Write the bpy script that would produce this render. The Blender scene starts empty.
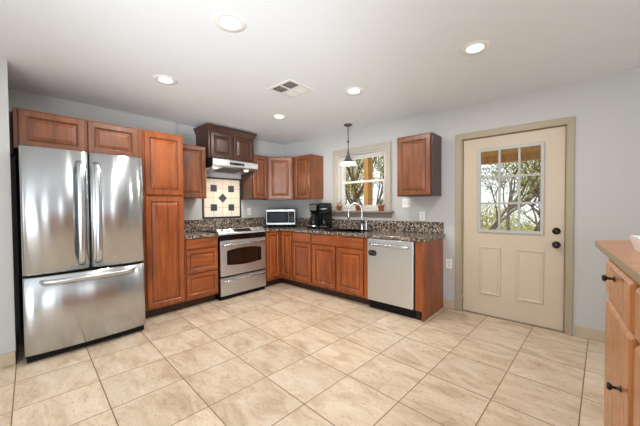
import bpy, bmesh, math, random
from mathutils import Vector, Matrix
PI = math.pi
C = bpy.context.scene.collection
SC = bpy.context.scene
random.seed(7)

# ------------------------------------------------------------------ camera, world, big lights, exposure
F_PX = 286.4641
YAW, PITCH, ROLL = 0.7271, -0.0213, 0.0065
cam_d = bpy.data.cameras.new('camera')
cam = bpy.data.objects.new('camera', cam_d)
C.objects.link(cam)
cam_d.sensor_fit = 'HORIZONTAL'
cam_d.sensor_width = 36.0
cam_d.lens = F_PX / 640.0 * 36.0
cam_d.clip_start = 0.02
fw = Vector((-math.sin(YAW) * math.cos(PITCH), math.cos(YAW) * math.cos(PITCH), math.sin(PITCH)))
rt = Vector((math.cos(YAW), math.sin(YAW), 0))
up = rt.cross(fw)
r2 = rt * math.cos(ROLL) - up * math.sin(ROLL)
u2 = rt * math.sin(ROLL) + up * math.cos(ROLL)
M = Matrix((r2, u2, -fw)).transposed().to_4x4()
M.translation = Vector((4.1945, -3.6751, 1.2607))
cam.matrix_world = M
SC.camera = cam

SC.view_settings.view_transform = 'Standard'
SC.view_settings.look = 'None'
SC.view_settings.gamma = 1.0
SC.view_settings.use_curve_mapping = False
SC.view_settings.exposure = 0.0

world = bpy.data.worlds.new('sky')
SC.world = world
world.use_nodes = True
bg = world.node_tree.nodes['Background']
bg.inputs[0].default_value = (0.93, 0.97, 1.0, 1)
bg.inputs[1].default_value = 1.25


def area(name, loc, direction, sx, sy, power, col=(1, 1, 1)):
    d = bpy.data.lights.new(name, 'AREA')
    d.shape = 'RECTANGLE'
    d.size, d.size_y = sx, sy
    d.energy = power
    d.color = col
    o = bpy.data.objects.new(name, d)
    C.objects.link(o)
    o.location = loc
    o.rotation_euler = Vector(direction).to_track_quat('-Z', 'Y').to_euler()
    return o


# added fill lights at made-up openings behind the camera, narrowed for fridge streaks
area('fill_front', (2.6, -7.4, 1.35), (0.1, 1, 0.12), 0.5, 1.9, 14, (0.95, 0.98, 1.0))
area('fill_front', (5.0, -7.4, 1.35), (-0.1, 1, 0.12), 0.5, 1.9, 14, (0.95, 0.98, 1.0))
area('fill_right', (7.4, -4.1, 1.35), (-1, 0, 0.12), 0.5, 1.9, 12, (0.95, 0.98, 1.0))
area('fill_right', (7.4, -2.3, 1.35), (-1, 0, 0.12), 0.5, 1.9, 9, (0.95, 0.98, 1.0))
area('bounce_fill', (5.0, -5.4, 0.9), (-0.62, 0.68, 0.7), 1.6, 1.6, 80, (0.86, 0.94, 1.0))  # added fill behind the camera to even out the ceiling, not a room lamp
fl_ = bpy.data.lights.new('ceiling_fill_spot', 'SPOT')  # added unseen spot that brightens the far ceiling
fl_.energy = 720
fl_.spot_size = math.radians(44)
fl_.spot_blend = 1.0
fl_.shadow_soft_size = 0.5
fl_.color = (0.88, 0.95, 1.0)
fo_ = bpy.data.objects.new('ceiling_fill_spot', fl_)
C.objects.link(fo_)
fo_.location = (4.9, -5.2, 0.8)
fo_.rotation_euler = (Vector((1.5, -1.6, 2.6)) - Vector((4.9, -5.2, 0.8))).to_track_quat('-Z', 'Y').to_euler()
sd_ = bpy.data.lights.new('sun', 'SUN')
sd_.energy = 1.8
sd_.angle = 0.02
sd_.color = (1.0, 0.95, 0.86)
sun = bpy.data.objects.new('sun', sd_)
C.objects.link(sun)
sun.rotation_euler = Vector((0.22, 0.42, -1.0)).to_track_quat('-Z', 'Y').to_euler()


# ------------------------------------------------------------------ materials
def lin(r, g, b):
    f = lambda c: (c / 255 / 12.92) if c <= 10 else ((c / 255 + 0.055) / 1.055) ** 2.4
    return (f(r), f(g), f(b), 1)


def newmat(name):
    m = bpy.data.materials.new(name)
    m.use_nodes = True
    nt = m.node_tree
    return m, nt, nt.nodes['Principled BSDF'], nt.links


def plain(name, col, rough=0.5, metal=0.0, noise=0.0, nscale=20, spec=None, coat=0.0):
    m, nt, b, L = newmat(name)
    b.inputs['Roughness'].default_value = rough
    b.inputs['Metallic'].default_value = metal
    if spec is not None:
        b.inputs['Specular IOR Level'].default_value = spec
    if coat:
        b.inputs['Coat Weight'].default_value = coat
        b.inputs['Coat Roughness'].default_value = 0.1
    tc = nt.nodes.new('ShaderNodeTexCoord')
    nz = nt.nodes.new('ShaderNodeTexNoise')
    nz.inputs['Scale'].default_value = nscale
    nz.inputs['Detail'].default_value = 3
    L.new(tc.outputs['Object'], nz.inputs['Vector'])
    rp = nt.nodes.new('ShaderNodeValToRGB')
    k = max(noise, 0.02)
    rp.color_ramp.elements[0].color = tuple(c * (1 - k) for c in col[:3]) + (1,)
    rp.color_ramp.elements[1].color = tuple(min(1, c * (1 + k)) for c in col[:3]) + (1,)
    L.new(nz.outputs['Fac'], rp.inputs['Fac'])
    L.new(rp.outputs['Color'], b.inputs['Base Color'])
    return m


def wood(name, dark, light, scale=(16, 16, 1.3), rough=0.32, spec=0.5, knots=0.35):
    m, nt, b, L = newmat(name)
    tc = nt.nodes.new('ShaderNodeTexCoord')
    oi = nt.nodes.new('ShaderNodeObjectInfo')
    mp = nt.nodes.new('ShaderNodeMapping')
    mp.inputs['Scale'].default_value = scale
    ad = nt.nodes.new('ShaderNodeVectorMath')
    ad.operation = 'MULTIPLY_ADD'
    L.new(oi.outputs['Random'], ad.inputs[0])
    ad.inputs[1].default_value = (37, 11, 23)
    L.new(tc.outputs['Object'], ad.inputs[2])
    L.new(ad.outputs[0], mp.inputs['Vector'])
    n1 = nt.nodes.new('ShaderNodeTexNoise')
    n1.inputs['Scale'].default_value = 1.6
    n1.inputs['Detail'].default_value = 6
    n1.inputs['Roughness'].default_value = 0.6
    n1.inputs['Distortion'].default_value = 0.8
    L.new(mp.outputs[0], n1.inputs['Vector'])
    n2 = nt.nodes.new('ShaderNodeTexNoise')
    n2.inputs['Scale'].default_value = 3.0
    L.new(ad.outputs[0], n2.inputs['Vector'])
    mx = nt.nodes.new('ShaderNodeMix')
    mx.inputs[0].default_value = knots
    L.new(n1.outputs['Fac'], mx.inputs[2])
    L.new(n2.outputs['Fac'], mx.inputs[3])
    rp = nt.nodes.new('ShaderNodeValToRGB')
    rp.color_ramp.elements[0].position = 0.32
    rp.color_ramp.elements[1].position = 0.68
    rp.color_ramp.elements[0].color = dark
    rp.color_ramp.elements[1].color = light
    L.new(mx.outputs[0], rp.inputs['Fac'])
    L.new(rp.outputs['Color'], b.inputs['Base Color'])
    b.inputs['Roughness'].default_value = rough
    b.inputs['Specular IOR Level'].default_value = spec
    return m


def steel(name, col=0.6, rough=0.26, scale=(90, 90, 1.0), bump=0.03, wave=0.0, aniso=0.0):
    m, nt, b, L = newmat(name)
    tc = nt.nodes.new('ShaderNodeTexCoord')
    mp = nt.nodes.new('ShaderNodeMapping')
    mp.inputs['Scale'].default_value = scale
    L.new(tc.outputs['Object'], mp.inputs['Vector'])
    nz = nt.nodes.new('ShaderNodeTexNoise')
    nz.inputs['Scale'].default_value = 4
    nz.inputs['Detail'].default_value = 4
    L.new(mp.outputs[0], nz.inputs['Vector'])
    mr = nt.nodes.new('ShaderNodeMapRange')
    mr.inputs['To Min'].default_value = rough * 0.8
    mr.inputs['To Max'].default_value = rough * 1.25
    L.new(nz.outputs['Fac'], mr.inputs['Value'])
    L.new(mr.outputs[0], b.inputs['Roughness'])
    b.inputs['Base Color'].default_value = (col * 0.965, col, col * 1.03, 1)
    b.inputs['Metallic'].default_value = 1
    if aniso:
        b.inputs['Anisotropic'].default_value = aniso
        b.inputs['Anisotropic Rotation'].default_value = 0.25
        tg = nt.nodes.new('ShaderNodeTangent')
        tg.direction_type = 'RADIAL'
        tg.axis = 'Z'
        L.new(tg.outputs[0], b.inputs['Tangent'])
    bp_ = nt.nodes.new('ShaderNodeBump')
    bp_.inputs['Strength'].default_value = bump
    bp_.inputs['Distance'].default_value = 0.002
    L.new(nz.outputs['Fac'], bp_.inputs['Height'])
    last = bp_
    if wave:
        n2 = nt.nodes.new('ShaderNodeTexNoise')
        n2.inputs['Scale'].default_value = 1.0
        n2.inputs['Detail'].default_value = 1
        m2 = nt.nodes.new('ShaderNodeMapping')
        m2.inputs['Scale'].default_value = (8, 8, 0.35)
        L.new(tc.outputs['Object'], m2.inputs['Vector'])
        L.new(m2.outputs[0], n2.inputs['Vector'])
        b2 = nt.nodes.new('ShaderNodeBump')
        b2.inputs['Strength'].default_value = wave
        b2.inputs['Distance'].default_value = 0.01
        L.new(n2.outputs['Fac'], b2.inputs['Height'])
        L.new(bp_.outputs[0], b2.inputs['Normal'])
        last = b2
    L.new(last.outputs[0], b.inputs['Normal'])
    return m


def emit(name, col, s):
    m, nt, b, L = newmat(name)
    b.inputs['Base Color'].default_value = col
    b.inputs['Emission Color'].default_value = col
    b.inputs['Emission Strength'].default_value = s
    return m


def glass_pane(name):
    m, nt, b, L = newmat(name)
    nt.nodes.remove(b)
    out = nt.nodes['Material Output']
    tr = nt.nodes.new('ShaderNodeBsdfTransparent')
    tr.inputs[0].default_value = (0.96, 0.97, 0.96, 1)
    gl = nt.nodes.new('ShaderNodeBsdfGlossy')
    gl.inputs['Roughness'].default_value = 0.02
    fr = nt.nodes.new('ShaderNodeFresnel')
    fr.inputs[0].default_value = 1.45
    mul = nt.nodes.new('ShaderNodeMath')
    mul.operation = 'MULTIPLY'
    mul.inputs[1].default_value = 0.3
    L.new(fr.outputs[0], mul.inputs[0])
    mx = nt.nodes.new('ShaderNodeMixShader')
    L.new(mul.outputs[0], mx.inputs[0])
    L.new(tr.outputs[0], mx.inputs[1])
    L.new(gl.outputs[0], mx.inputs[2])
    L.new(mx.outputs[0], out.inputs[0])
    return m


def granite(name):
    m, nt, b, L = newmat(name)
    tc = nt.nodes.new('ShaderNodeTexCoord')
    v = nt.nodes.new('ShaderNodeTexVoronoi')
    v.inputs['Scale'].default_value = 80
    L.new(tc.outputs['Object'], v.inputs['Vector'])
    sp = nt.nodes.new('ShaderNodeSeparateColor')
    L.new(v.outputs['Color'], sp.inputs[0])
    rp = nt.nodes.new('ShaderNodeValToRGB')
    cr = rp.color_ramp
    cr.interpolation = 'CONSTANT'
    stops = [(0.0, lin(34, 30, 28)), (0.26, lin(80, 70, 62)), (0.44, lin(124, 110, 98)), (0.68, lin(160, 144, 130)),
             (0.84, lin(196, 184, 170)), (0.91, lin(106, 88, 76))]
    cr.elements[0].position, cr.elements[0].color = stops[0]
    cr.elements[1].position, cr.elements[1].color = stops[1]
    for p, c in stops[2:]:
        e = cr.elements.new(p)
        e.color = c
    L.new(sp.outputs[0], rp.inputs['Fac'])
    n2 = nt.nodes.new('ShaderNodeTexNoise')
    n2.inputs['Scale'].default_value = 160
    L.new(tc.outputs['Object'], n2.inputs['Vector'])
    mx = nt.nodes.new('ShaderNodeMix')
    mx.data_type = 'RGBA'
    mx.blend_type = 'OVERLAY'
    mx.inputs[0].default_value = 0.5
    L.new(rp.outputs[0], mx.inputs[6])
    L.new(n2.outputs['Fac'], mx.inputs[7])
    L.new(mx.outputs[2], b.inputs['Base Color'])
    b.inputs['Roughness'].default_value = 0.16
    return m


def floor_tile(name):
    m, nt, b, L = newmat(name)
    tc = nt.nodes.new('ShaderNodeTexCoord')
    mp = nt.nodes.new('ShaderNodeMapping')
    mp.vector_type = 'TEXTURE'
    mp.inputs['Location'].default_value = (1.632, -2.768, 0)
    mp.inputs['Rotation'].default_value = (0, 0, math.radians(-3.0))
    mp.inputs['Scale'].default_value = (0.42, 0.437, 1)
    L.new(tc.outputs['Object'], mp.inputs['Vector'])
    br = nt.nodes.new('ShaderNodeTexBrick')
    br.offset = 0.0
    br.squash = 1.0
    br.inputs['Scale'].default_value = 1
    br.inputs['Brick Width'].default_value = 1
    br.inputs['Row Height'].default_value = 1
    br.inputs['Mortar Size'].default_value = 0.0085
    br.inputs['Mortar Smooth'].default_value = 0.25
    br.inputs['Color1'].default_value = (0, 0, 0, 1)
    br.inputs['Color2'].default_value = (1, 1, 1, 1)
    br.inputs['Mortar'].default_value = (0.5, 0.5, 0.5, 1)
    L.new(mp.outputs[0], br.inputs['Vector'])
    # mottled stone, offset per tile and drawn out along one side
    sc = nt.nodes.new('ShaderNodeVectorMath')
    sc.operation = 'MULTIPLY_ADD'
    L.new(br.outputs['Color'], sc.inputs[0])
    sc.inputs[1].default_value = (9, 5, 3)
    L.new(mp.outputs[0], sc.inputs[2])
    st = nt.nodes.new('ShaderNodeMapping')
    st.inputs['Scale'].default_value = (1.0, 2.3, 1)
    L.new(sc.outputs[0], st.inputs['Vector'])
    n1 = nt.nodes.new('ShaderNodeTexNoise')
    n1.inputs['Scale'].default_value = 1.7
    n1.inputs['Detail'].default_value = 7
    n1.inputs['Roughness'].default_value = 0.62
    n1.inputs['Distortion'].default_value = 0.7
    L.new(st.outputs[0], n1.inputs['Vector'])
    rp = nt.nodes.new('ShaderNodeValToRGB')
    cr = rp.color_ramp
    cr.elements[0].position, cr.elements[0].color = 0.28, lin(184, 158, 131)
    cr.elements[1].position, cr.elements[1].color = 0.72, lin(222, 207, 187)
    e = cr.elements.new(0.5)
    e.color = lin(211, 190, 164)
    L.new(n1.outputs['Fac'], rp.inputs['Fac'])
    # little pits
    n3 = nt.nodes.new('ShaderNodeTexNoise')
    n3.inputs['Scale'].default_value = 16
    n3.inputs['Detail'].default_value = 3
    L.new(st.outputs[0], n3.inputs['Vector'])
    r3 = nt.nodes.new('ShaderNodeValToRGB')
    r3.color_ramp.elements[0].position, r3.color_ramp.elements[0].color = 0.30, (0.74, 0.66, 0.58, 1)
    r3.color_ramp.elements[1].position, r3.color_ramp.elements[1].color = 0.42, (1, 1, 1, 1)
    L.new(n3.outputs['Fac'], r3.inputs['Fac'])
    mu = nt.nodes.new('ShaderNodeMix')
    mu.data_type = 'RGBA'
    mu.blend_type = 'MULTIPLY'
    mu.inputs[0].default_value = 0.9
    L.new(rp.outputs[0], mu.inputs[6])
    L.new(r3.outputs[0], mu.inputs[7])
    # tile to tile tone
    tn = nt.nodes.new('ShaderNodeMapRange')
    tn.inputs['To Min'].default_value = 0.92
    tn.inputs['To Max'].default_value = 1.06
    L.new(br.outputs['Color'], tn.inputs['Value'])
    m2 = nt.nodes.new('ShaderNodeMix')
    m2.data_type = 'RGBA'
    m2.blend_type = 'MULTIPLY'
    m2.inputs[0].default_value = 1.0
    L.new(mu.outputs[2], m2.inputs[6])
    L.new(tn.outputs[0], m2.inputs[7])
    gm = nt.nodes.new('ShaderNodeMix')
    gm.data_type = 'RGBA'
    L.new(br.outputs['Fac'], gm.inputs[0])
    L.new(m2.outputs[2], gm.inputs[6])
    gm.inputs[7].default_value = lin(128, 98, 66)
    L.new(gm.outputs[2], b.inputs['Base Color'])
    b.inputs['Roughness'].default_value = 0.38
    b.inputs['Specular IOR Level'].default_value = 0.35
    bm_ = nt.nodes.new('ShaderNodeBump')
    bm_.inputs['Strength'].default_value = 0.25
    bm_.inputs['Distance'].default_value = 0.003
    bm_.invert = True
    L.new(br.outputs['Fac'], bm_.inputs['Height'])
    L.new(bm_.outputs[0], b.inputs['Normal'])
    return m


def square_tiles(name):
    m, nt, b, L = newmat(name)
    tc = nt.nodes.new('ShaderNodeTexCoord')
    mp = nt.nodes.new('ShaderNodeMapping')
    mp.vector_type = 'TEXTURE'
    mp.inputs['Rotation'].default_value = (PI / 2, 0, 0)
    mp.inputs['Scale'].default_value = (0.15, 0.15, 0.15)
    L.new(tc.outputs['Object'], mp.inputs['Vector'])
    br = nt.nodes.new('ShaderNodeTexBrick')
    br.offset = 0
    br.inputs['Scale'].default_value = 1
    br.inputs['Brick Width'].default_value = 1
    br.inputs['Row Height'].default_value = 1
    br.inputs['Mortar Size'].default_value = 0.022
    br.inputs['Color1'].default_value = lin(232, 216, 194)
    br.inputs['Color2'].default_value = lin(240, 230, 212)
    br.inputs['Mortar'].default_value = lin(190, 164, 140)
    L.new(mp.outputs[0], br.inputs['Vector'])
    L.new(br.outputs['Color'], b.inputs['Base Color'])
    b.inputs['Roughness'].default_value = 0.35
    return m


m_wall = plain('wall_paint', lin(190, 189, 187), 0.75, noise=0.02, nscale=6)
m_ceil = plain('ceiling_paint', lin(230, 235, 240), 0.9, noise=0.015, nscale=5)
m_floor = floor_tile('travertine_tile')
m_tan = plain('tan_trim_paint', lin(164, 150, 126), 0.45, noise=0.03)
m_base = plain('baseboard_paint', lin(188, 172, 146), 0.5, noise=0.03)
m_door = plain('door_paint', lin(198, 182, 160), 0.42, noise=0.02)
m_wtrim = plain('window_trim_paint', lin(174, 166, 152), 0.5, noise=0.02)
m_sill = plain('sill_paint', lin(138, 126, 112), 0.5, noise=0.03)
m_vinyl = plain('white_vinyl', lin(232, 232, 228), 0.4)
m_sash = plain('sash_vinyl', lin(196, 195, 190), 0.45)
m_lite = plain('lite_frame_vinyl', lin(176, 176, 172), 0.4)
m_wood = wood('cherry_cabinet_wood', lin(108, 53, 25), lin(176, 95, 46))
m_woodh = wood('cherry_cabinet_wood_level', lin(108, 53, 25), lin(176, 95, 46), scale=(1.3, 16, 16))
m_dwood = wood('dark_and_shaded_cherry', lin(46, 24, 17), lin(84, 50, 36))  # dark cherry; also puts shade into the colour of two cabinet parts
m_uwood = wood('brown_cherry_wood', lin(88, 50, 29), lin(144, 86, 53))
m_glaze = plain('dark_glaze', lin(58, 28, 15), 0.4)
m_oak = wood('honey_oak', lin(152, 90, 44), lin(194, 130, 74), scale=(18, 18, 1.2), rough=0.24, knots=0.25)
m_oaktop = wood('oak_laminate_top', lin(166, 104, 58), lin(198, 138, 86), scale=(14, 1.4, 14), rough=0.28, knots=0.2)
m_edge = plain('worktop_edge_band', lin(150, 134, 108), 0.5, noise=0.05)
m_oakdark = wood('reddish_oak_edge', lin(128, 58, 24), lin(168, 86, 42))
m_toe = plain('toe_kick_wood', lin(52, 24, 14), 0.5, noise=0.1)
m_steel = steel('stainless_steel', 0.72, 0.4, bump=0.01, aniso=0.5)
m_fsteel = steel('fridge_stainless', 0.53, 0.2, bump=0.008, wave=0.22, aniso=0.9)
m_hsteel = steel('handle_steel', 0.62, 0.24, scale=(20, 20, 20))
m_mwsteel = steel('microwave_stainless', 0.32, 0.38)
m_dwsteel = steel('light_stainless', 0.74, 0.32, bump=0.01, aniso=0.6)
m_black = plain('black_plastic', lin(12, 12, 13), 0.4, spec=0.2)
m_bgloss = plain('black_gloss', lin(8, 8, 10), 0.07)
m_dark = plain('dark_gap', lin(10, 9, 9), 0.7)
m_granite = granite('speckled_granite')
m_white = plain('white_plastic', lin(238, 238, 235), 0.4)
m_offwhite = plain('off_white_paint', lin(226, 225, 221), 0.5)
m_slot = plain('outlet_slot', lin(90, 88, 84), 0.6)
m_ovenwin = plain('oven_glass', lin(34, 24, 14), 0.06)
m_ctile = square_tiles('cream_tile')
m_dtile = plain('slate_tile', lin(62, 66, 74), 0.35, noise=0.2, nscale=60)
m_btile = plain('black_tile_border', lin(28, 26, 26), 0.3)
m_terra = plain('terracotta', lin(172, 102, 70), 0.7, noise=0.12)
m_soil = plain('potting_soil', lin(64, 48, 36), 0.95, noise=0.3, nscale=60)
m_leaf = plain('succulent_leaf', lin(112, 122, 92), 0.6, noise=0.2)
m_pewter = plain('pewter_metal', lin(104, 102, 98), 0.38, metal=0.7)
m_glow = emit('glowing_glass', (1.0, 0.93, 0.82, 1), 1.3)
m_hoodlamp = emit('hood_lamp_lens', (1.0, 0.95, 0.86, 1), 0.9)
m_lamp = emit('lamp_lens', (1.0, 0.96, 0.9, 1), 9.0)
m_glass = glass_pane('window_glass')
m_carafe = plain('carafe_glass', lin(26, 24, 24), 0.05)
m_display = plain('display_glass', lin(34, 38, 46), 0.4, spec=0.1)
m_satin = plain('satin_black', lin(10, 10, 11), 0.4, spec=0.1)
m_knob = plain('oil_rubbed_bronze', lin(24, 21, 19), 0.3, metal=0.3)
m_hinge = plain('hinge_metal', lin(150, 140, 122), 0.35, metal=0.8)
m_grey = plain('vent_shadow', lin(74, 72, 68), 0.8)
m_post = wood('porch_pine', lin(206, 146, 84), lin(238, 192, 132), scale=(10, 10, 1), rough=0.7, spec=0.2)
m_rafter = wood('porch_rafter', lin(206, 142, 78), lin(238, 186, 122), scale=(8, 1, 8), rough=0.7, spec=0.2)
m_bark = plain('bark', lin(110, 92, 76), 0.9, noise=0.3, nscale=12)
m_foliage = plain('olive_leaves', lin(134, 138, 76), 0.8, noise=0.35, nscale=3)
m_foliage2 = plain('yellow_green_leaves', lin(178, 176, 100), 0.8, noise=0.35, nscale=3)
m_ground = plain('leaf_litter', lin(170, 160, 104), 0.95, noise=0.4, nscale=4)
m_ceramic = plain('white_ceramic', lin(242, 243, 245), 0.15)


# ------------------------------------------------------------------ mesh helpers
class MB:
    def __init__(s):
        s.b = bmesh.new()

    def face(s, vs, mi=0, smooth=False):
        try:
            f = s.b.faces.new(vs)
        except ValueError:
            return None
        f.material_index = mi
        f.smooth = smooth
        return f

    def box(s, x0, x1, y0, y1, z0, z1, mi=0):
        v = [s.b.verts.new((x, y, z)) for z in (z0, z1) for y in (y0, y1) for x in (x0, x1)]
        for q in ((0, 2, 3, 1), (4, 5, 7, 6), (0, 1, 5, 4), (2, 6, 7, 3), (0, 4, 6, 2), (1, 3, 7, 5)):
            s.face([v[i] for i in q], mi)
        return s

    def prism(s, pts, a0, a1, axis='z', mi=0):
        """extrude a 2D polygon along an axis; pts are (x,y) for z, (y,z) for x, (x,z) for y"""
        def P(p, a):
            return {'z': (p[0], p[1], a), 'x': (a, p[0], p[1]), 'y': (p[0], a, p[1])}[axis]
        A = [s.b.verts.new(P(p, a0)) for p in pts]
        B = [s.b.verts.new(P(p, a1)) for p in pts]
        s.face(A[::-1], mi)
        s.face(B, mi)
        n = len(pts)
        for i in range(n):
            s.face([A[i], A[(i + 1) % n], B[(i + 1) % n], B[i]], mi)
        return s

    def slab(s, us, vs, holes, w0, w1, axis='z', mi=0):
        """grid plate with missing cells. us, vs break lines; axis = thickness axis"""
        def P(u, v, w):
            return {'z': (u, v, w), 'y': (u, w, v), 'x': (w, u, v)}[axis]
        top, bot = {}, {}
        nu, nv = len(us) - 1, len(vs) - 1
        cells = {(i, j) for i in range(nu) for j in range(nv) if (i, j) not in holes}

        def gv(d, i, j, w):
            if (i, j) not in d:
                d[(i, j)] = s.b.verts.new(P(us[i], vs[j], w))
            return d[(i, j)]
        for (i, j) in cells:
            k = [(i, j), (i + 1, j), (i + 1, j + 1), (i, j + 1)]
            s.face([gv(top, a, b_, w1) for a, b_ in k], mi)
            s.face([gv(bot, a, b_, w0) for a, b_ in k][::-1], mi)
            for (di, dj), (a, c) in (((0, -1), (0, 1)), ((1, 0), (1, 2)), ((0, 1), (2, 3)), ((-1, 0), (3, 0))):
                if (i + di, j + dj) not in cells:
                    p, q = k[a], k[c]
                    s.face([gv(bot, *p, w0), gv(bot, *q, w0), gv(top, *q, w1), gv(top, *p, w1)], mi)
        return s

    def rings(s, loops, mi=0, cap0=True, cap1=True, smooth=False, mis=None):
        R = [[s.b.verts.new(p) for p in lp] for lp in loops]
        n = len(R[0])
        for k in range(len(R) - 1):
            for i in range(n):
                s.face([R[k][i], R[k][(i + 1) % n], R[k + 1][(i + 1) % n], R[k + 1][i]], mis[k] if mis else mi, smooth)
        if cap0:
            s.face(R[0][::-1], mi, False)
        if cap1:
            s.face(R[-1], mi, False)
        return s

    def lathe(s, prof, c=(0, 0, 0), n=24, mi=0, axis='z', cap0=True, cap1=True, smooth=True):
        loops = []
        for r, h in prof:
            lp = []
            for k in range(n):
                a = 2 * PI * k / n
                x, y = r * math.cos(a), r * math.sin(a)
                p = {'z': (x, y, h), 'y': (x, h, -y), 'x': (h, x, y)}[axis]
                lp.append((c[0] + p[0], c[1] + p[1], c[2] + p[2]))
            loops.append(lp)
        return s.rings(loops, mi, cap0, cap1, smooth)

    def sweep(s, pts, rad, n=10, mi=0, flat=None, smooth=True):
        """tube along pts; rad a number or list; flat=(vector, ratio) widens the section along a direction"""
        pts = [Vector(p) for p in pts]
        if not hasattr(rad, '__len__'):
            rad = [rad] * len(pts)
        loops = []
        prev = None
        for i, p in enumerate(pts):
            t = (pts[min(i + 1, len(pts) - 1)] - pts[max(i - 1, 0)]).normalized()
            if flat:
                u = Vector(flat[0])
                u = (u - t * u.dot(t)).normalized()
            elif prev is None:
                u = t.orthogonal().normalized()
            else:
                u = (prev - t * prev.dot(t)).normalized()
            prev = u
            w = t.cross(u)
            ku = flat[1] if flat else 1.0
            loops.append([tuple(p + u * (ku * rad[i] * math.cos(2 * PI * k / n)) + w * (rad[i] * math.sin(2 * PI * k / n)))
                          for k in range(n)])
        return s.rings(loops, mi, True, True, smooth)

    def build(s, name, mats, parent=None, loc=(0, 0, 0), rotz=0, bevel=0, seg=2):
        bmesh.ops.recalc_face_normals(s.b, faces=s.b.faces[:])
        me = bpy.data.meshes.new(name)
        s.b.to_mesh(me)
        s.b.free()
        for m in (mats if isinstance(mats, (list, tuple)) else [mats]):
            me.materials.append(m)
        o = bpy.data.objects.new(name, me)
        C.objects.link(o)
        o.location = loc
        o.rotation_euler = (0, 0, rotz)
        if parent:
            o.parent = parent
        if bevel:
            md = o.modifiers.new('bevel', 'BEVEL')
            md.width = bevel
            md.segments = seg
            md.limit_method = 'ANGLE'
            md.angle_limit = math.radians(40)
        return o


def tag(o, label=None, cat=None, group=None, kind=None):
    if label:
        o['label'] = label
    if cat:
        o['category'] = cat
    if group:
        o['group'] = group
    if kind:
        o['kind'] = kind
    return o


def thing(name, label, cat, loc=(0, 0, 0), rotz=0, group=None, kind=None):
    o = bpy.data.objects.new(name, None)
    o.empty_display_size = 0.1
    C.objects.link(o)
    o.location = loc
    o.rotation_euler = (0, 0, rotz)
    return tag(o, label, cat, group, kind)


def copy_tree(o, parent=None):
    c = o.copy()
    C.objects.link(c)
    if parent:
        c.parent = parent
    for ch in list(o.children):
        copy_tree(ch, c)
    return c


def B(x0, x1, y0, y1, z0, z1):
    return MB().box(x0, x1, y0, y1, z0, z1)


def struct(o, label=None, cat='structure'):
    o['kind'] = 'structure'
    if label:
        o['label'] = label
        o['category'] = cat
    return o


# ------------------------------------------------------------------ room shell
H = 2.446
XR, YF = 7.5, -7.5
struct(B(-0.15, XR + 0.15, YF - 0.15, 0.14, -0.12, 0).build('floor', m_floor), 'beige travertine tile floor with thin brown grout lines', 'floor')
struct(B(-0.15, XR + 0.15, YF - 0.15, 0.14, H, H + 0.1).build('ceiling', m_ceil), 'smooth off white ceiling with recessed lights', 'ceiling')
# wall with window and outside door
WX0, WX1, WZ0, WZ1 = 1.315, 2.185, 1.2, 2.085
DX0, DX1, DZ1 = 3.185, 4.14, 2.055
struct(MB().slab([-0.15, WX0, WX1, DX0, DX1, XR + 0.15], [0.0, WZ0, WZ1 - 0.03, WZ1, H],
                 {(1, 1), (1, 2), (3, 0), (3, 1)}, 0.0, 0.14, 'y').build('wall_back', m_wall),
       'pale grey wall with the kitchen window and outside door', 'wall')
struct(MB().prism([(-0.14, -3.6), (0.028, -3.6), (0.028, -2.162), (0, -2.162), (0, -0.001), (-0.14, -0.001)], 0, 2.14).prism([(-0.14, -3.6), (0.028, -3.6), (0.028, -2.0), (0, -2.0), (0, -0.001), (-0.14, -0.001)], 2.14, H).build('wall_left', m_wall),
       'pale grey wall behind refrigerator and range', 'wall')
struct(B(-0.14, 0.80, YF, -3.602, 0, H).build('wall_alcove', m_wall), 'white wall end at left of refrigerator', 'wall')
struct(MB().slab([0.802, 2.0, 5.2, XR], [0, 0.4, 2.3, H], {(1, 1)}, YF - 0.14, YF, 'y').build('wall_front', m_wall), 'wall behind the camera', 'wall')
struct(MB().slab([YF, -4.7, -1.7, -0.002], [0, 0.4, 2.3, H], {(1, 1)}, XR, XR + 0.14, 'x').build('wall_right', m_wall), 'far right wall of the room', 'wall')


def baseboard(name, x0, x1, y0, y1, label):
    struct(B(x0, x1, y0, y1, 0, 0.105).build(name, m_base, bevel=0.006), label, 'baseboard')


baseboard('baseboard_back', 4.215, XR - 0.002, -0.016, -0.001, 'tan baseboard on wall right of the door')
baseboard('baseboard_corner', 2.985, 3.112, -0.016, -0.001, 'short tan baseboard between cabinet end and door')
baseboard('baseboard_alcove', 0.801, 0.817, YF + 0.002, -3.604, 'tan baseboard on the wall left of refrigerator')

# window -----------------------------------------------------------
w = thing('window_1', 'white framed sash window with greige casing above the sink', 'window', (WX0, 0, WZ0), kind='structure')
wW, wH = WX1 - WX0, WZ1 - WZ0
c = 0.083
B(-c, 0.0, -0.022, -0.001, 0.0, wH + c).build('casing', m_wtrim, w, bevel=0.004)
B(wW, wW + c, -0.022, -0.001, 0.0, wH + c).build('casing', m_wtrim, w, bevel=0.004)
B(0.0005, wW - 0.0005, -0.022, -0.001, wH, wH + c).build('casing', m_wtrim, w, bevel=0.004)
B(-c - 0.045, wW + c + 0.045, -0.085, -0.001, -0.028, -0.001).build('stool', m_sill, w, bevel=0.006)
B(-c - 0.01, wW + c + 0.01, -0.024, -0.001, -0.095, -0.029).build('apron', m_sill, w, bevel=0.006)
MB().slab([0.001, 0.016, wW - 0.016, wW - 0.001], [0.0, 0.014, wH - 0.014, wH - 0.001], {(1, 1)}, 0.0, 0.135, 'y').build('jamb', m_sash, w)
fr = MB().slab([0.017, 0.06, wW - 0.06, wW - 0.017], [0.015, 0.05, wH - 0.05, wH - 0.015], {(1, 1)}, 0.075, 0.128, 'y').build('window_frame', m_sash, w, bevel=0.003)
zm = wH * 0.505
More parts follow.
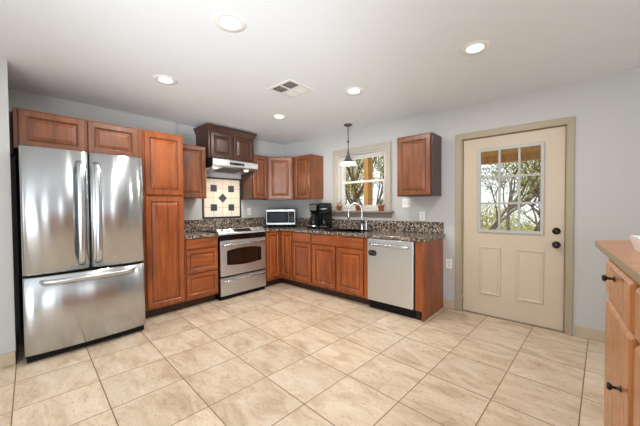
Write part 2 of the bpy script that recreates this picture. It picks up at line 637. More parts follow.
lo = MB().slab([0.061, 0.088, wW - 0.088, wW - 0.061], [0.051, 0.085, zm - 0.018, zm + 0.018], {(1, 1)}, 0.068, 0.094, 'y').build('lower_sash', m_sash, w, bevel=0.003)
B(0.086, wW - 0.086, 0.080, 0.083, 0.083, zm - 0.016).build('pane', m_glass, lo)
hi = MB().slab([0.061, 0.083, wW - 0.083, wW - 0.061], [zm - 0.012, zm + 0.016, wH - 0.078, wH - 0.051], {(1, 1)}, 0.096, 0.118, 'y').build('upper_sash', m_sash, w, bevel=0.003)
B(0.081, wW - 0.081, 0.106, 0.109, zm + 0.014, wH - 0.076).build('pane', m_glass, hi)
B(wW * 0.46, wW * 0.54, 0.058, 0.066, zm + 0.004, zm + 0.02).build('sash_lock', m_vinyl, w)

# outside door -----------------------------------------------------
d = thing('door_1', 'tan outside door with nine small panes and black knob', 'door', (3.2, 0, 0), kind='structure')
dw = 0.921
for x0, x1 in ((-0.082, -0.016), (dw + 0.014, dw + 0.066)):
    B(x0, x1, -0.02, -0.001, 0, 2.1).build('casing', m_tan, d, bevel=0.004)
B(-0.082, dw + 0.066, -0.0215, -0.001, 2.0405, 2.108).build('casing', m_tan, d, bevel=0.004)
jm = MB()
jm.box(-0.0145, -0.004, 0, 0.13, 0, 2.048)
jm.box(dw + 0.004, dw + 0.0195, 0, 0.13, 0, 2.048)
jm.box(-0.0145, dw + 0.0195, 0, 0.13, 2.041, 2.0545)
jm.box(-0.0145, 0.012, 0.064, 0.12, 0.013, 2.04)
jm.box(dw - 0.012, dw + 0.0195, 0.064, 0.12, 0.013, 2.04)
jm.box(-0.0145, dw + 0.0195, 0.064, 0.12, 2.024, 2.042)
jm.build('jamb', m_tan, d)
B(-0.003, dw + 0.003, 0.012, 0.13, 0.0, 0.012).build('threshold', m_hinge, d, bevel=0.003)
lx0, lx1, lz0, lz1 = 0.153, 0.762, 0.958, 1.908
gx0, gx1, gz0, gz1 = 0.187, 0.730, 0.995, 1.872
MB().slab([0, gx0 - 0.008, gx1 + 0.008, dw], [0.014, gz0 - 0.008, gz1 + 0.008, 2.036], {(1, 1)}, 0.02, 0.062, 'y').build('door_slab', m_door, d, bevel=0.002)


def panel_emboss(x0, x1, z0, z1, y):
    loops = []
    for ins, dy in ((0, 0.0), (0.006, 0.009), (0.018, 0.011), (0.03, 0.004), (0.042, 0.0035)):
        loops.append([(x0 + ins, y - 0.0005 - dy, z0 + ins), (x1 - ins, y - 0.0005 - dy, z0 + ins),
                      (x1 - ins, y - 0.0005 - dy, z1 - ins), (x0 + ins, y - 0.0005 - dy, z1 - ins)])
    return MB().rings(loops, cap0=False)


panel_emboss(0.178, 0.388, 0.245, 0.803, 0.02).build('raised_panel', m_door, d)
panel_emboss(0.524, 0.766, 0.24, 0.798, 0.02).build('raised_panel', m_door, d)
lf = MB().slab([lx0, gx0, gx1, lx1], [lz0, gz0, gz1, lz1], {(1, 1)}, 0.004, 0.0195, 'y').build('lite_frame', m_lite, d, bevel=0.005)
pane = B(gx0 - 0.006, gx1 + 0.006, 0.036, 0.04, gz0 - 0.006, gz1 + 0.006).build('pane', m_glass, d)
gw, gh = (gx1 - gx0) / 3, (gz1 - gz0) / 3
for k in (1, 2):
    B(gx0 + k * gw - 0.011, gx0 + k * gw + 0.011, 0.014, 0.034, gz0, gz1).build('muntin', m_lite, lf, bevel=0.003)
    B(gx0, gx1, 0.0145, 0.0335, gz0 + k * gh - 0.011, gz0 + k * gh + 0.011).build('muntin', m_lite, lf, bevel=0.003)
MB().lathe([(0.034, 0.0), (0.034, -0.006), (0.028, -0.012), (0.016, -0.014), (0.016, -0.03), (0.012, -0.032)], (0.860, 0.0195, 1.005), 24, axis='y').build('deadbolt', m_knob, d)
MB().lathe([(0.034, 0.0), (0.034, -0.006), (0.02, -0.012), (0.013, -0.018), (0.013, -0.034), (0.026, -0.042), (0.031, -0.056), (0.026, -0.068), (0.012, -0.073)],
           (0.860, 0.0195, 0.868), 24, axis='y').build('door_knob', m_knob, d)
for z in (1.866, 1.022, 0.165):
    MB().lathe([(0.007, -0.045), (0.007, 0.045)], (-0.002, 0.008, z), 10).build('hinge', m_hinge, d)
B(dw + 0.0005, dw + 0.0035, 0.014, 0.03, 0.835, 0.9).build('strike_plate', m_knob, d)

# ------------------------------------------------------------------ outdoors (seen through window and door)
struct(B(-14, 12, 0.16, 22, -0.35, -0.25).build('ground', m_ground), 'yellow green ground outside beyond the door', 'ground')
t = thing('porch_post', 'square pine porch post seen through the kitchen window', 'post', (1.16, 1.0, -0.25))
B(0, 0.1, 0, 0.17, 0.06, 2.85).build('shaft', m_post, t, bevel=0.006)
B(-0.03, 0.13, -0.03, 0.2, 0, 0.06).build('post_base', m_hinge, t)
t = thing('porch_roof', 'orange pine porch roof with rafters seen through the door glass', 'roof', (0, 0, 0))
bmx = MB()
bmx.prism([(0.16, 2.62), (3.2, 2.26), (3.2, 2.3), (0.16, 2.66)], 1.42, 8.0, 'x')
bmx.build('roof_board', m_rafter, t)
B(1.9, 8.0, 1.45, 1.55, 1.925, 2.035).build('porch_beam', m_post, t)
for k in range(18):
    x = 1.43 + k * 0.36
    MB().prism([(0.17, 2.5), (1.85, 2.30), (1.85, 2.42), (0.17, 2.618)], x, x + 0.06, 'x').build('rafter', m_rafter, t)


def tree(x, y, h, seed, fol, dens, lean=0.2):
    rnd = random.Random(seed)
    t = thing('bare_tree', 'thin branching tree with sparse olive leaves outside, beyond the porch', 'tree', (x, y, -0.25), group='trees beyond the porch')
    mb, tips = MB(), []

    def branch(p, dr, ln, r, lvl):
        pts, q, dd = [p], p.copy(), dr.copy()
        for k in range(5):
            dd = (dd + Vector((rnd.uniform(-.25, .25), rnd.uniform(-.25, .25), rnd.uniform(-.05, .18)))).normalized()
            q = q + dd * ln / 5
            pts.append(q.copy())
        mb.sweep(pts, [r * (1 - 0.12 * k) for k in range(6)], 6)
        tips.extend(pts[2:] if lvl else pts[4:])
        if lvl < 3:
            for k in range(4 if lvl < 2 else 3):
                at = pts[rnd.randint(2, 5)]
                nd = (dd * 0.6 + Vector((rnd.uniform(-.75, .75), rnd.uniform(-.75, .75), rnd.uniform(-.1, .7)))).normalized()
                branch(at.copy(), nd, ln * rnd.uniform(.5, .75), r * .5, lvl + 1)
    for s_ in range(2):
        branch(Vector((s_ * .15, 0, 0)), Vector((rnd.uniform(-lean, lean), rnd.uniform(-.1, .1), 1)).normalized(), h * .55, .075, 0)
    mb.build('trunk', m_bark, t)
    fb = MB()
    for k in range(dens):
        c0 = rnd.choice(tips) + Vector((rnd.gauss(0, .22), rnd.gauss(0, .22), rnd.gauss(0, .2)))
        a = Vector((rnd.uniform(-1, 1), rnd.uniform(-1, 1), rnd.uniform(-1, 1))).normalized()
        b_ = a.orthogonal().normalized()
        s_ = rnd.uniform(.025, .06)
        vs = [fb.b.verts.new(c0 + v) for v in (a * s_, b_ * s_ * .5, -a * s_, -b_ * s_ * .5)]
        fb.face(vs)
    fb.build('foliage', fol, t)
    return t


for k, (x, y, h, dn, lean) in enumerate([(-0.75, 4.0, 4.2, 1600, .8), (-3.0, 7.6, 4.6, 2600, .5), (-6.6, 11.0, 5.4, 2800, .3),
                                         (3.15, 4.0, 3.6, 900, .9), (2.7, 6.8, 4.2, 2000, .7), (1.3, 9.8, 4.8, 3000, .5)]):
    tree(x, y, h, 100 + k, m_foliage if k % 2 else m_foliage2, dn, lean)


def bush(x, y, s, seed):
    rnd = random.Random(seed)
    fb = MB()
    for k in range(int(2600 * s)):
        v = Vector((rnd.gauss(0, 1), rnd.gauss(0, 1), abs(rnd.gauss(0, 1)))).normalized() * s * rnd.uniform(.5, 1)
        v.x *= 1.5
        a = Vector((rnd.uniform(-1, 1), rnd.uniform(-1, 1), rnd.uniform(-1, 1))).normalized()
        b_ = a.orthogonal().normalized()
        q = rnd.uniform(.03, .07)
        fb.face([fb.b.verts.new(v + w_) for w_ in (a * q, b_ * q * .6, -a * q, -b_ * q * .6)])
    o = fb.build('bush', m_foliage2, loc=(x, y, -0.25))
    tag(o, 'low yellow green bush outside at foot of the bare trees', 'bush', 'bushes beyond the porch')


for k, (x, y, s) in enumerate([(-9.5, 12.5, 1.6), (-4.4, 12.5, 1.7), (0.9, 12.2, 1.65), (6.0, 12.5, 1.6), (-2.4, 9.6, 0.8), (3.0, 8.0, 0.75), (1.2, 4.8, 0.6)]):
    bush(x, y, s, 300 + k)


# ------------------------------------------------------------------ cabinet builders
def door_mesh(W, Hh, t=0.02, fwid=0.058, flat=False):
    mb = MB()
    if flat:
        prof = [(0, 0, 0), (0, t - 0.006, 1), (0.003, t - 0.002, 0), (0.009, t, 0)]
    else:
        prof = [(0, 0, 0), (0, t - 0.006, 1), (0.003, t - 0.002, 0), (0.008, t, 0), (fwid - 0.008, t, 0), (fwid, t - 0.008, 0), (fwid + 0.007, t - 0.010, 1),
                (fwid + 0.011, t - 0.009, 0), (fwid + 0.036, t - 0.001, 0), (fwid + 0.040, t, 0)]
    loops = [[(i, -dy, i), (W - i, -dy, i), (W - i, -dy, Hh - i), (i, -dy, Hh - i)] for i, dy, _ in prof]
    mb.rings(loops, mis=[p[2] for p in prof[1:]])
    return mb


def cab_door(parent, x0, x1, z0, z1, D, name='door', flat=False, mats=None, rotz=0, loc=None, fwid=0.058):
    mats = mats or [m_wood, m_glaze]
    o = door_mesh(x1 - x0, z1 - z0, flat=flat, fwid=fwid).build(name, mats, parent, loc or (x0, -D - 0.001, z0), rotz)
    return o


# ------------------------------------------------------------------ tall left run: fridge, cabinet above it, pantry
R90 = PI / 2
t = thing('wall_cabinet', 'wide low cherry cabinet with two doors directly over the refrigerator', 'cabinet', (0.03, -3.597, 1.785), R90)
B(0.022, 0.995, -0.585, 0, 0, 0.345).build('body', m_uwood, t, bevel=0.002)
B(0.0, 0.021, -0.40, 0, -0.03, 0.345).build('side_panel', m_dwood, t)  # dark tone puts the alcove shadow into the filler's colour
cab_door(t, 0.05, 0.498, 0.015, 0.332, 0.585, mats=[m_uwood, m_glaze])
cab_door(t, 0.52, 0.948, 0.015, 0.332, 0.585, mats=[m_uwood, m_glaze])

t = thing('pantry_cabinet', 'tall narrow cherry pantry cabinet with two stacked doors beside refrigerator', 'cabinet', (0.03, -2.6, 0), R90)
B(0, 0.438, -0.588, 0, 0.105, 2.132).build('body', m_wood, t, bevel=0.002)
B(0.004, 0.434, -0.52, 0, 0, 0.104).build('toe_kick', m_toe, t)
cab_door(t, 0.014, 0.424, 0.125, 1.388, 0.588)
cab_door(t, 0.014, 0.424, 1.412, 2.112, 0.588)


def bowed(W, z0, z1, yb, yf, bulge, nx=14, r=0.02):
    """door skin with a gently bowed front and rounded long edges"""
    mb = MB()
    prof = [(-0.0, yb), (0.0, yf + r * 0.9), (r * 0.25, yf + r * 0.3), (r, yf)]
    xs = [p[0] for p in prof] + [r + (W - 2 * r) * k / nx for k in range(1, nx)] + [W - p[0] for p in prof[::-1]]
    ys = []
    for i, x in enumerate(xs):
        if i < 4:
            y = prof[i][1]
        elif i >= len(xs) - 4:
            y = prof[len(xs) - 1 - i][1]
        else:
            y = yf
        u = (x / W) * 2 - 1
        if y < yf + r:
            y -= bulge * (1 - u * u)
        ys.append(y)
    loops = []
    for z, ins in ((z0, 0.006), (z0 + 0.006, 0.0), (z1 - 0.006, 0.0), (z1, 0.006)):
        loops.append([(x, y + (ins if y < yb - 0.01 else 0), z) for x, y in zip(xs, ys)])
    mb.rings(loops, smooth=False)
    for f in mb.b.faces:
        n_ = len(f.verts)
        if n_ == 4:
            f.smooth = abs(f.calc_center_median().z - (z0 + z1) / 2) < 0.01
    return mb


t = thing('refrigerator', 'stainless steel french door refrigerator with bottom freezer drawer', 'refrigerator', (0.03, -3.556, 0), R90)
FW = 0.867
B(0.006, FW - 0.006, -0.83, -0.02, 0.055, 1.745).build('body', m_black, t, bevel=0.004)
for x0, x1, hx in ((0.0, 0.4305, 0.362), (0.4365, FW, 0.483)):
    dr = bowed(x1 - x0, 0.724, 1.764, -0.832, -0.893, 0.028).build('door', m_fsteel, t, (x0, 0, 0))
    zz = [0.768, 0.785, 0.82, 0.90, 1.05, 1.22, 1.39, 1.54, 1.62, 1.655, 1.672]
    yy = [-0.905, -0.93, -0.955, -0.965, -0.972, -0.975, -0.972, -0.965, -0.955, -0.93, -0.905]
    MB().sweep([(hx - x0, y, z) for y, z in zip(yy, zz)], [.012, .013] + [.0115] * 7 + [.013, .012], 12, flat=((1, 0, 0), 2.1)).build('handle', m_hsteel, dr)
dz = bowed(FW, 0.07, 0.702, -0.832, -0.893, 0.032, 20).build('freezer_drawer', m_fsteel, t)
xx = [0.105, 0.112, 0.14, 0.20, 0.32, 0.4335, 0.55, 0.667, 0.727, 0.755, 0.762]
yy = [-0.905, -0.93, -0.95, -0.962, -0.972, -0.976, -0.972, -0.962, -0.95, -0.93, -0.905]
MB().sweep([(x, y, 0.655) for x, y in zip(xx, yy)], [.013] * 11, 12, flat=((0, 0, 1), 1.6)).build('handle', m_hsteel, dz)
B(0.012, FW - 0.012, -0.865, -0.7, 0.012, 0.062).build('base_grille', m_black, t)
for x in (0.05, FW - 0.05):
    B(x - 0.03, x + 0.03, -0.87, -0.76, 1.746, 1.772).build('hinge_cover', m_black, t, bevel=0.006)
for x in (0.06, FW - 0.06):
    MB().lathe([(0.02, 0), (0.02, 0.054)], (x, -0.78, 0), 12).build('leveling_foot', m_black, t)
    MB().lathe([(0.02, 0), (0.02, 0.054)], (x, -0.1, 0), 12).build('leveling_foot', m_black, t)

# ------------------------------------------------------------------ wall cabinets of the range side
t = thing('wall_cabinet', 'single door cherry wall cabinet between tall pantry and range hood', 'cabinet', (0.001, -2.158, 1.39), R90)
B(0, 0.442, -0.31, 0, 0, 0.722).build('body', m_uwood, t, bevel=0.002)
cab_door(t, 0.012, 0.430, 0.012, 0.712, 0.31, mats=[m_uwood, m_glaze])

t = thing('hood_cabinet', 'raised dark cherry cabinet with crown moulding above the range hood', 'cabinet', (0.001, -1.712, 1.962), R90)
B(0, 0.754, -0.38, 0, 0, 0.385).build('body', m_dwood, t, bevel=0.002)
cab_door(t, 0.025, 0.368, 0.012, 0.362, 0.38, mats=[m_dwood, m_glaze], fwid=0.05)
cab_door(t, 0.386, 0.730, 0.012, 0.362, 0.38, mats=[m_dwood, m_glaze], fwid=0.05)
lps = []
for z, o_ in ((0.372, 0.003), (0.386, 0.008), (0.392, 0.013), (0.41, 0.018), (0.43, 0.026), (0.442, 0.034), (0.458, 0.037)):
    lps.append([(-o_, 0, z), (-o_, -0.38 - o_, z), (0.754 + o_, -0.38 - o_, z), (0.754 + o_, 0, z)])
MB().rings(lps).build('crown_moulding', m_dwood, t)

t = thing('range_hood', 'stainless under cabinet range hood above the range', 'range hood', (0.001, -1.71, 1.80), R90)
MB().prism([(0, 0.158), (-0.44, 0.158), (-0.49, 0.135), (-0.49, 0.052), (-0.47, 0.045), (0, 0.0)], 0.002, 0.748, 'x').build('shell', m_steel, t, bevel=0.003)
B(-0.002, 0.001, -0.47, 0, 0.02, 0.155).build('end_cap', m_black, t)
B(0.26, 0.50, -0.4935, -0.4905, 0.075, 0.112).build('switch_panel', m_black, t)
for x in (0.3, 0.46):
    B(x - 0.02, x + 0.02, -0.498, -0.4936, 0.085, 0.102).build('switch', m_slot, t)
for x in (0.12, 0.63):
    MB().lathe([(0.028, 0), (0.036, 0.006), (0.036, 0.024)], (x, -0.34, 0.018), 20).build('hood_lamp', m_hoodlamp, t)
    hl_ = bpy.data.lights.new('hood_lamp_beam', 'AREA')
    hl_.shape = 'DISK'
    hl_.size = 0.08
    hl_.energy = 3.2
    hl_.color = (1, 0.95, 0.86)
    ho_ = bpy.data.objects.new('hood_lamp_beam', hl_)
    C.objects.link(ho_)
    ho_.parent = t
    ho_.location = (x, -0.34, 0.012)
    ho_.rotation_euler = (math.radians(-18), 0, 0)
for x in (0.2, 0.39):
    MB().prism([(-0.42, 0.0295), (-0.12, 0.0015), (-0.12, 0.009), (-0.42, 0.037)], x, x + 0.17, 'x').build('grease_filter', m_slot, t)

t = thing('wall_cabinet', 'narrow cherry wall cabinet immediately right of the range hood', 'cabinet', (0.001, -0.952, 1.39), R90)
B(0, 0.318, -0.31, 0, 0, 0.722).build('body', m_dwood, t, bevel=0.002)  # body coloured darker than its door to paint in the shaded left side
cab_door(t, 0.02, 0.308, 0.012, 0.712, 0.31, mats=[m_uwood, m_glaze])

t = thing('corner_wall_cabinet', 'diagonal corner cherry wall cabinet above the microwave', 'cabinet', (0.001, -0.001, 1.39))
MB().prism([(0, 0), (0, -0.629), (0.31, -0.629), (0.602, -0.337), (0.602, 0)], 0, 0.722).build('body', m_uwood, t, bevel=0.002)
door_mesh(0.386, 0.70).build('door', [m_uwood, m_glaze], t, (0.31 + 0.0100, -0.629 + 0.0085, 0.012), PI / 4)

t = thing('wall_cabinet', 'cherry wall cabinet above the coffee maker, left of the window', 'cabinet', (0.612, 0, 1.39))
B(0, 0.398, -0.31, -0.001, 0, 0.722).build('body', m_uwood, t, bevel=0.002)
cab_door(t, 0.02, 0.388, 0.012, 0.712, 0.31, mats=[m_uwood, m_glaze])

t = thing('wall_cabinet', 'lone brown wall cabinet between the window and outside door', 'cabinet', (2.512, 0, 1.385))
B(0, 0.440, -0.31, -0.001, 0, 0.735).build('body', m_dwood, t, bevel=0.002)
cab_door(t, 0.008, 0.424, 0.01, 0.722, 0.31, mats=[m_uwood, m_glaze])

# ------------------------------------------------------------------ base cabinets
t = thing('drawer_base_cabinet', 'cherry base cabinet with three drawers between pantry and range', 'cabinet', (0.001, -2.160, 0), R90)
B(0, 0.436, -0.618, 0, 0.105, 0.874).build('body', m_wood, t, bevel=0.002)
B(0.003, 0.433, -0.54, 0, 0, 0.104).build('toe_kick', m_toe, t)
cab_door(t, 0.012, 0.424, 0.748, 0.868, 0.618, 'drawer', True, [m_woodh, m_glaze])
cab_door(t, 0.012, 0.424, 0.442, 0.728, 0.618, 'drawer', False, [m_woodh, m_glaze], fwid=0.05)
cab_door(t, 0.012, 0.424, 0.135, 0.424, 0.618, 'drawer', False, [m_woodh, m_glaze], fwid=0.05)

t = thing('corner_base_cabinet', 'cherry corner base cabinet with two narrow doors under the microwave', 'cabinet', (0, 0, 0))
MB().prism([(0.001, -0.001), (0.001, -0.94), (0.618, -0.94), (0.618, -0.618), (0.897, -0.618), (0.897, -0.001)], 0.105, 0.874).build('body', m_wood, t, bevel=0.002)
MB().prism([(0.001, -0.001), (0.001, -0.938), (0.54, -0.938), (0.54, -0.54), (0.895, -0.54), (0.895, -0.001)], 0, 0.104).build('toe_kick', m_toe, t)
door_mesh(0.262, 0.712, fwid=0.05).build('door', [m_wood, m_glaze], t, (0.619, -0.925, 0.155), R90)
door_mesh(0.236, 0.712, fwid=0.05).build('door', [m_wood, m_glaze], t, (0.648, -0.619, 0.155))

t = thing('base_cabinet', 'cherry base cabinet with one drawer and door below the coffee maker', 'cabinet', (0.9, 0, 0))
B(0, 0.41, -0.618, -0.001, 0.105, 0.874).build('body', m_wood, t, bevel=0.002)
B(0.0, 0.41, -0.54, -0.001, 0, 0.104).build('toe_kick', m_toe, t)
cab_door(t, 0.006, 0.398, 0.735, 0.868, 0.618, 'drawer', True, [m_woodh, m_glaze])
cab_door(t, 0.006, 0.398, 0.152, 0.714, 0.618)

t = thing('sink_cabinet', 'cherry sink base cabinet with wide false drawer and two doors', 'cabinet', (1.312, 0, 0))
mb = MB()
mb.box(0, 0.018, -0.618, -0.001, 0.105, 0.874)
mb.box(0.942, 0.960, -0.618, -0.001, 0.105, 0.874)
mb.box(0.018, 0.942, -0.618, -0.001, 0.105, 0.123)
mb.box(0.018, 0.942, -0.618, -0.598, 0.123, 0.874)
mb.build('body', m_wood, t)
B(0.0, 0.960, -0.54, -0.001, 0, 0.104).build('toe_kick', m_toe, t)
cab_door(t, 0.014, 0.900, 0.728, 0.868, 0.618, 'false_drawer', True, [m_woodh, m_glaze])
cab_door(t, 0.014, 0.448, 0.138, 0.706, 0.618)
cab_door(t, 0.480, 0.896, 0.138, 0.706, 0.618)

# dishwasher
t = thing('dishwasher', 'stainless steel dishwasher with bar handle beside the sink cabinet', 'dishwasher', (2.277, 0, 0))
B(0.004, 0.598, -0.60, -0.02, 0.1, 0.866).build('tub', m_black, t)
dd = B(0.003, 0.592, -0.645, -0.602, 0.112, 0.868).build('door', m_dwsteel, t, bevel=0.004)
xx = [0.05, 0.055, 0.075, 0.14, 0.30, 0.45, 0.52, 0.54, 0.545]
yy = [-0.647, -0.665, -0.678, -0.686, -0.692, -0.686, -0.678, -0.665, -0.647]
MB().sweep([(x, y, 0.80) for x, y in zip(xx, yy)], [.011] * 9, 10, flat=((0, 0, 1), 1.5)).build('handle', m_hsteel, dd)
bd = MB()
pts = []
for cx_, sgn in ((0.105, 1), (0.045, -1)):
    for k in range(9):
        a = (-PI / 2 + PI * k / 8) if sgn > 0 else (PI / 2 + PI * k / 8)
        pts.append((cx_ + 0.028 * math.cos(a), 0.695 + 0.034 * math.sin(a)))
bd.prism(pts, -0.6475, -0.6455, 'y')
bg_ = bd.build('badge', m_black, t)
tag(bg_, 'small black rounded sticker with pale rings')
for cx_ in (0.048, 0.1):
    MB().slab([cx_ - 0.018, cx_ - 0.010, cx_ + 0.010, cx_ + 0.018], [0.68, 0.687, 0.703, 0.71], {(1, 1)}, -0.6485, -0.6476, 'y').build('badge_ring', m_slot, bg_)
B(0.004, 0.598, -0.60, -0.55, 0.004, 0.098).build('kick_plate', m_black, t)

t = thing('end_panel', 'cherry end panel closing the counter run right of dishwasher', 'cabinet panel', (2.881, 0, 0))
B(0.0, 0.074, -0.622, -0.60, 0.105, 0.874).build('filler_strip', m_wood, t, bevel=0.002)
B(0.075, 0.094, -0.622, -0.001, 0, 0.874).build('side_panel', m_wood, t, bevel=0.002)
B(0.0, 0.074, -0.60, -0.55, 0.0, 0.104).build('toe_kick', m_dark, t)

# ------------------------------------------------------------------ worktops
CT0, CT1 = 0.876, 0.915
t = thing('countertop', 'short speckled granite worktop between pantry and range', 'countertop', (0, 0, 0))
B(0.001, 0.65, -2.159, -1.717, CT0, CT1).build('slab', m_granite, t, bevel=0.005)
B(0.001, 0.021, -2.159, -1.717, CT1 + 0.001, 1.082).build('backsplash', m_granite, t, bevel=0.003)
SX0, SX1, SY0, SY1 = 1.43, 2.05, -0.52, -0.15
t = thing('countertop', 'long speckled granite worktop running around the corner past the sink', 'countertop', (0, 0, 0))
MB().slab([0.001, 0.65, SX0, SX1, 3.0], [-0.944, -0.65, SY0, SY1, -0.001], {(1, 0), (2, 0), (3, 0), (2, 2)}, CT0, CT1).build('slab', m_granite, t, bevel=0.005)
B(0.001, 0.021, -1.716, -0.001, CT1 + 0.001, 1.082).build('backsplash', m_granite, t, bevel=0.003)
B(0.022, 2.98, -0.021, -0.001, CT1 + 0.001, 1.06).build('backsplash', m_granite, t, bevel=0.003)

# ------------------------------------------------------------------ range
t = thing('range', 'slide-in stainless steel range with black glass cooktop and oven', 'range', (0.001, -1.712, 0), R90)
RW = 0.756
B(0.004, RW - 0.004, -0.62, -0.03, 0.057, 0.896).build('body', m_black, t)
B(0.0, RW, -0.54, -0.024, 0.917, 0.928).build('cooktop', m_bgloss, t, bevel=0.003)
con = MB().prism([(-0.535, 0.918), (-0.535, 0.955), (-0.552, 0.962), (-0.65, 0.905), (-0.655, 0.888), (-0.62, 0.888), (-0.60, 0.918)], 0.0, RW, 'x').build('control_panel', m_steel, t, bevel=0.003)
dirn = Vector((0, -0.057, 0.098)).normalized()


def on_console(s):
    return Vector((0, -0.552 - 0.098 * s, 0.962 - 0.057 * s))


for x in (0.07, 0.155, 0.60, 0.685):
    p = on_console(0.5) + Vector((x, 0, 0))
    MB().sweep([p + dirn * 0.001, p + dirn * 0.018, p + dirn * 0.022], [0.024, 0.021, 0.014], 16).build('control_knob', m_hsteel, con)
a0, a1 = on_console(0.18), on_console(0.82)
mb = MB()
mb.rings([[tuple(q + Vector((x, 0, 0)) + dirn * h) for x, q in ((0.235, a0), (0.52, a0), (0.52, a1), (0.235, a1))] for h in (0.0005, 0.003)])
mb.build('display', m_satin, con)
for k in range(8):
    q = on_console(0.55) + Vector((0.26 + k * 0.034, 0, 0))
    mb = MB()
    mb.sweep([q + dirn * 0.0032, q + dirn * 0.0045], 0.006, 8)
    mb.build('display_key', m_slot, con)
B(0.0, RW, -0.648, -0.621, 0.812, 0.886).build('vent_band', m_bgloss, t)
od = B(0.003, RW - 0.003, -0.662, -0.622, 0.326, 0.808).build('oven_door', m_steel, t, bevel=0.005)
pts = []
wx0, wx1, wz0, wz1 = 0.095, 0.662, 0.478, 0.668
for k in range(13):
    u = k / 12
    pts.append((wx0 + (wx1 - wx0) * u, wz0 - 0.022 * (1 - (2 * u - 1) ** 2)))
for k in range(13):
    u = 1 - k / 12
    pts.append((wx0 + (wx1 - wx0) * u, wz1 + 0.028 * (1 - (2 * u - 1) ** 2)))
MB().prism(pts, -0.6655, -0.6625, 'y').build('oven_window', m_bgloss, od)
pts2 = [(wx0 + 0.035 + (p[0] - wx0) * (1 - 0.07 / (wx1 - wx0)), 0.573 + (p[1] - 0.573) * 0.78) for p in pts]
MB().prism(pts2, -0.667, -0.6657, 'y').build('oven_glass', m_ovenwin, od)
xx = [0.035, 0.042, 0.07, 0.15, 0.378, 0.606, 0.686, 0.714, 0.721]
yy = [-0.664, -0.685, -0.70, -0.708, -0.715, -0.708, -0.70, -0.685, -0.664]
MB().sweep([(x, y, 0.752) for x, y in zip(xx, yy)], [.013] * 9, 10, flat=((0, 0, 1), 1.4)).build('handle', m_hsteel, od)
sd = B(0.003, RW - 0.003, -0.660, -0.622, 0.058, 0.302).build('storage_drawer', m_steel, t, bevel=0.005)
MB().sweep([(x, y + 0.004, 0.262) for x, y in zip(xx, yy)], [.010] * 9, 10, flat=((0, 0, 1), 1.4)).build('handle', m_hsteel, sd)
B(0.01, RW - 0.01, -0.63, -0.05, 0.0, 0.056).build('kick_base', m_black, t)

# tile panel behind the range
t = thing('tile_panel', 'cream tile panel with dark diamond and squares on wall behind range', 'tile panel', (0.0015, -1.297, 1.411), R90)
B(-0.309, 0.309, -0.008, 0, -0.295, 0.295).build('cream_tile_field', m_ctile, t)
MB().slab([-0.335, -0.3095, 0.3095, 0.335], [-0.321, -0.2955, 0.2955, 0.321], {(1, 1)}, -0.012, 0, 'y').build('black_border', m_btile, t)
for sx in (-1, 1):
    for sz in (-1, 1):
        B(sx * 0.15 - 0.052, sx * 0.15 + 0.052, -0.011, -0.0085, sz * 0.15 - 0.052, sz * 0.15 + 0.052).build('dark_square', m_dtile, t, bevel=0.002)
MB().prism([(-0.075, 0), (0, -0.075), (0.075, 0), (0, 0.075)], -0.011, -0.0085, 'y').build('dark_diamond', m_dtile, t)

# ------------------------------------------------------------------ things on the worktop
t = thing('microwave', 'small stainless microwave with black door in the counter corner', 'microwave', (0.345, -0.365, CT1 + 0.001), PI / 4)
B(-0.245, 0.245, -0.172, 0.17, 0.044, 0.305).build('case', m_black, t, bevel=0.006)
dr = B(-0.243, 0.243, -0.188, -0.1725, 0.046, 0.304).build('front', m_mwsteel, t, bevel=0.004)
B(-0.232, 0.128, -0.1905, -0.1885, 0.08, 0.272).build('door_window', m_satin, dr)
B(0.131, 0.232, -0.1905, -0.1885, 0.08, 0.272).build('control_panel', m_satin, dr)
B(-0.185, 0.082, -0.192, -0.1907, 0.108, 0.246).build('window_mesh', m_display, dr)
for r_ in range(4):
    for k in range(3):
        B(0.146 + k * 0.026, 0.16 + k * 0.026, -0.192, -0.1907, 0.11 + r_ * 0.026, 0.122 + r_ * 0.026).build('key', m_slot, dr)
B(0.146, 0.218, -0.192, -0.1907, 0.225, 0.25).build('clock_display', m_display, dr)
for x in (-0.2, 0.2):
    for y in (-0.14, 0.14):
        MB().lathe([(0.014, 0), (0.014, 0.0435)], (x, y, 0), 10).build('foot', m_black, t)

t = thing('coffee_maker', 'black drip coffee maker with glass carafe on corner of granite worktop', 'coffee maker', (1.06, -0.27, CT1 + 0.001), math.radians(22))
B(-0.095, 0.095, -0.13, 0.11, 0, 0.035).build('base', m_black, t, bevel=0.008)
B(-0.085, 0.085, 0.02, 0.11, 0.036, 0.235).build('water_tank', m_black, t, bevel=0.008)
hd = MB().lathe([(0.078, 0.236), (0.085, 0.262), (0.095, 0.33), (0.092, 0.352), (0.06, 0.36)], (0, -0.01, 0), 24).build('brew_head', m_black, t)
B(-0.06, 0.055, -0.112, -0.096, 0.262, 0.345).build('control_panel', m_pewter, t, bevel=0.004)
cf = MB().lathe([(0.05, 0.037), (0.070, 0.045), (0.076, 0.09), (0.066, 0.15), (0.05, 0.185), (0.052, 0.2)], (0, -0.06, 0), 24).build('carafe', m_carafe, t)
MB().sweep([(0.04, -0.125, 0.185), (0.055, -0.155, 0.18), (0.06, -0.165, 0.13), (0.045, -0.14, 0.075)], 0.010, 8).build('carafe_handle', m_black, cf)
MB().lathe([(0.054, 0.2), (0.055, 0.212), (0.03, 0.222)], (0, -0.06, 0), 20).build('carafe_lid', m_black, cf)
MB().lathe([(0.078, 0.0365), (0.078, 0.05)], (0, -0.06, 0), 24, cap0=False, cap1=False).build('carafe_band', m_hsteel, cf)

t.scale = (1, 1, 1.1)

